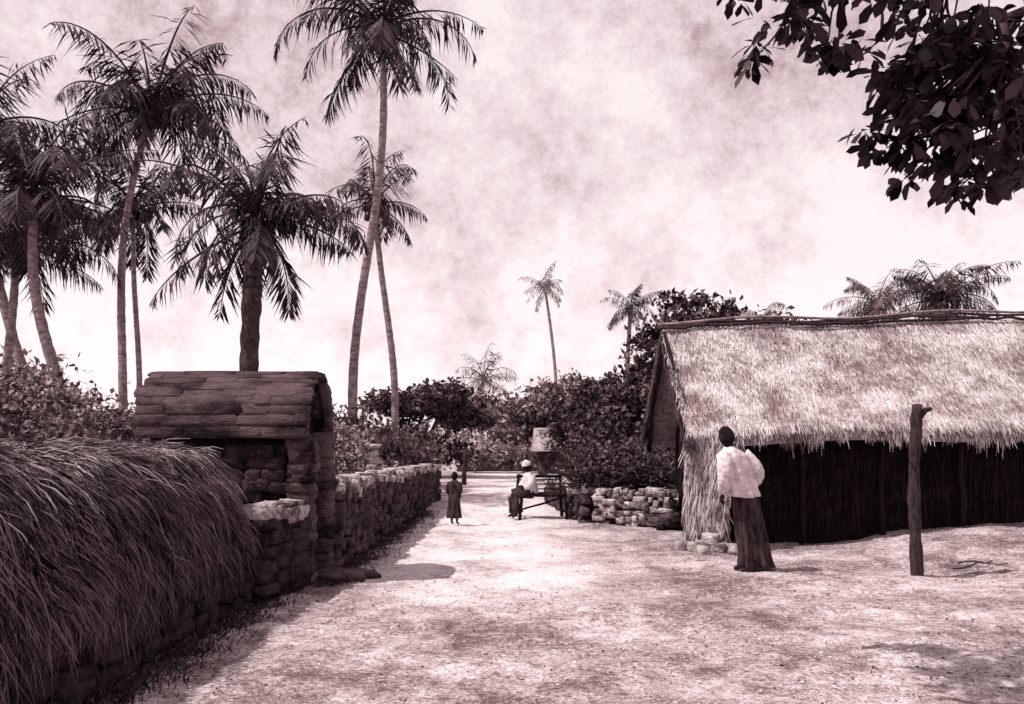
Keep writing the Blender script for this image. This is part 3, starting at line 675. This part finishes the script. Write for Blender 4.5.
m_.hand('left_hand',(-.252,.095,.895),(.1,.3,-1),(0,-1,0),-1); m_.hand('right_hand',(.11,.09,.97),(-.8,.45,-.35),(0,-.3,-1),1)
m_.head((-.16,.025,1.53))
m_.loft('shirt',[(-.02,0,.86,.195,.16,.08),(-.03,0,.93,.185,.15,.07),(-.05,-.0,1.08,.19,.145,.07),(-.085,0,1.22,.20,.14,.05),(-.105,0,1.31,.20,.13,.03),(-.115,0,1.365,.165,.105,.01),(-.128,0,1.40,.10,.08,0),(-.138,.005,1.425,.066,.066,0)],M_shirt,nf=7)
m_.sleeve('left_sleeve',(-.245,0,1.335),(-.31,-.06,1.09),(-.262,.075,.925),.082,.052,M_shirt)
m_.sleeve('right_sleeve',(.03,0,1.335),(.18,-.11,1.10),(.115,.075,.985),.082,.054,M_shirt)
m_.loft('sarong',[(-.015,0,.98,.14,.12,.0),(-.01,0,.88,.165,.14,.03),(.01,0,.7,.16,.13,.06),(.05,.0,.5,.165,.13,.09),(.10,.0,.28,.18,.14,.11),(.15,.0,.05,.22,.16,.12)],M_sarong,nf=7)
CH=dict(pel=(0,0,.93),sp1=(0,.0,1.08),ch=(0,.0,1.25),nb=(0,.0,1.385),nk=(0,.01,1.43),hd=(0,.02,1.48),
 ls=(-.17,.0,1.345),le=(-.21,-.03,1.09),lw=(-.19,.06,.86),rs=(.17,.0,1.345),re=(.21,-.03,1.10),rw=(.16,.12,.92),
 lh=(-.08,0,.88),lk=(-.09,.03,.50),la=(-.09,.0,.08),lt=(-.10,.15,.03),rh=(.08,0,.88),rk=(.09,.05,.50),ra=(.10,-.02,.08),rT=(.11,.13,.03))
c_=Person('standing_child',-1.02,15.9,(.35,.94),.56,0,1.2)
c_.body(CH); c_.hand('left_hand',(-.19,.06,.86),(0,.1,-1),(0,-1,0),-1); c_.hand('right_hand',(.16,.12,.92),(-.2,.5,-.8),(0,-1,-.3),1)
c_.head((0,.03,1.53)); c_.loft('tunic',[(0,0,.22,.23,.19,.10),(0,0,.55,.20,.18,.07),(0,0,.8,.185,.16,.05),(0,0,1.08,.17,.14,.04),(0,0,1.28,.185,.13,.02),(0,0,1.37,.15,.10,.01),(0,0,1.41,.07,.07,0)],M_sarong)
c_.sleeve('left_sleeve',(-.15,0,1.33),(-.21,-.03,1.12),(-.2,.02,1.0),.07,.055,M_sarong); c_.sleeve('right_sleeve',(.15,0,1.33),(.21,-.03,1.13),(.19,.05,1.02),.07,.055,M_sarong)
SI=dict(pel=(0,0,.60),sp1=(0,.01,.72),ch=(0,.04,.88),nb=(0,.06,1.0),nk=(0,.075,1.05),hd=(0,.09,1.09),
 ls=(-.16,.04,.97),le=(-.21,.06,.76),lw=(-.14,.27,.69),rs=(.16,.04,.97),re=(.21,.06,.76),rw=(.14,.27,.69),
 lh=(-.09,.04,.58),lk=(-.11,.40,.57),la=(-.10,.38,.12),lt=(-.11,.5,.06),rh=(.09,.04,.58),rk=(.11,.40,.57),ra=(.10,.38,.12),rT=(.11,.5,.06))
s_=Person('seated_person',.36,17.1,(-.93,-.37),.86,0,1.05)
s_.body(SI); s_.hand('left_hand',(-.14,.27,.69),(.2,1,-.3),(-1,0,0),-1); s_.hand('right_hand',(.14,.27,.69),(-.2,1,-.3),(1,0,0),1)
s_.head((0,.11,1.16),.2,M_shirt)
s_.loft('shirt',[(0,0.02,.56,.20,.18,.05),(0,.02,.70,.19,.16,.05),(0,.035,.86,.19,.145,.03),(0,.045,.97,.17,.12,.01),(0,.055,1.01,.10,.09,0),(0,.065,1.04,.065,.065,0)],M_shirt)
s_.sleeve('left_sleeve',(-.14,.04,.96),(-.21,.06,.76),(-.15,.22,.70),.075,.05,M_shirt); s_.sleeve('right_sleeve',(.14,.04,.96),(.21,.06,.76),(.15,.22,.70),.075,.05,M_shirt)
for sx in (-1,1):
    a=Acc(); P_=[s_.W(sx*.07,.0,.58),s_.W(sx*.08,.2,.585),s_.W(sx*.10,.38,.57),s_.W(sx*.105,.41,.48),s_.W(sx*.10,.40,.3),s_.W(sx*.10,.39,.14)]
    tube(a,P_,[.11,.105,.095,.08,.07,.075],14,.03); a.obj('wrap_cloth',M_sarong,True,s_.e)

# ---------------------------------------------------------------- light, sky, camera
el_=math.radians(56); sd=Vector((-math.cos(el_)*.95,-math.cos(el_)*.30,math.sin(el_))).normalized()
sl=bpy.data.lights.new('sun','SUN'); sl.energy=5.0; sl.angle=math.radians(.5); sl.color=(1,.955,.92)
so=bpy.data.objects.new('sun',sl); COL.objects.link(so); so.rotation_euler=sd.to_track_quat('Z','Y').to_euler()
w=bpy.data.worlds.new('World'); scene.world=w; w.use_nodes=True; nt=w.node_tree; N=nt.nodes; Lk=nt.links; N.clear()
out=N.new('ShaderNodeOutputWorld'); tc=N.new('ShaderNodeTexCoord')
sky=N.new('ShaderNodeTexSky'); sky.sky_type='NISHITA'; sky.sun_disc=False; sky.sun_elevation=el_; sky.sun_rotation=math.atan2(sd.x,sd.y)
bw=N.new('ShaderNodeRGBToBW'); Lk.new(sky.outputs[0],bw.inputs[0])
tint=N.new('ShaderNodeMix'); tint.data_type='RGBA'; tint.blend_type='MULTIPLY'; tint.inputs[0].default_value=1
Lk.new(bw.outputs[0],tint.inputs[6]); tint.inputs[7].default_value=(1,.82,.84,1)
b1=N.new('ShaderNodeBackground'); b1.inputs[1].default_value=.05; Lk.new(tint.outputs[2],b1.inputs[0])
def wtex(sc,det,ro,dist):
    n=N.new('ShaderNodeTexNoise'); n.inputs['Scale'].default_value=sc; n.inputs['Detail'].default_value=det; n.inputs['Roughness'].default_value=ro; n.inputs['Distortion'].default_value=dist
    Lk.new(tc.outputs['Generated'],n.inputs['Vector']); return n.outputs['Fac']
n1=wtex(3.4,2,.6,.1); n2=wtex(13,7,.82,0)
def m2(op,a_,b_,c_=None):
    m=N.new('ShaderNodeMath'); m.operation=op
    for k_,q in enumerate((a_,b_,c_)):
        if q is None: continue
        if isinstance(q,(int,float)): m.inputs[k_].default_value=q
        else: Lk.new(q,m.inputs[k_])
    return m.outputs[0]
s_=m2('ADD',m2('MULTIPLY',n1,.40),m2('MULTIPLY',n2,.60))
spz=N.new('ShaderNodeSeparateXYZ'); Lk.new(tc.outputs['Generated'],spz.inputs[0])
mr=N.new('ShaderNodeMapRange'); Lk.new(spz.outputs['Z'],mr.inputs[0]); 
for k_,q in enumerate((.04,.40,.085,.0)): mr.inputs[k_+1].default_value=q
s_=m2('ADD',s_,mr.outputs[0])
rp=N.new('ShaderNodeValToRGB'); el=rp.color_ramp.elements
el[0].position=.38; el[0].color=(.45,.305,.33,1); el[1].position=.60; el[1].color=(1.0,.89,.90,1)
ee=el.new(.49); ee.color=(.80,.65,.68,1)
Lk.new(s_,rp.inputs[0]); b2=N.new('ShaderNodeBackground'); b2.inputs[1].default_value=.88; Lk.new(rp.outputs[0],b2.inputs[0])
ad=N.new('ShaderNodeAddShader'); Lk.new(b1.outputs[0],ad.inputs[0]); Lk.new(b2.outputs[0],ad.inputs[1]); Lk.new(ad.outputs[0],out.inputs[0])
cam=bpy.data.cameras.new('camera'); cam.sensor_width=36; cam.lens=900/1024*36; cam.shift_y=88/1024; cam.clip_end=3000
co=bpy.data.objects.new('camera',cam); COL.objects.link(co); co.location=(0,0,1.5); co.rotation_euler=(math.radians(90),0,0); scene.camera=co
scene.view_settings.view_transform='Standard'; scene.view_settings.look='None'; scene.view_settings.exposure=0
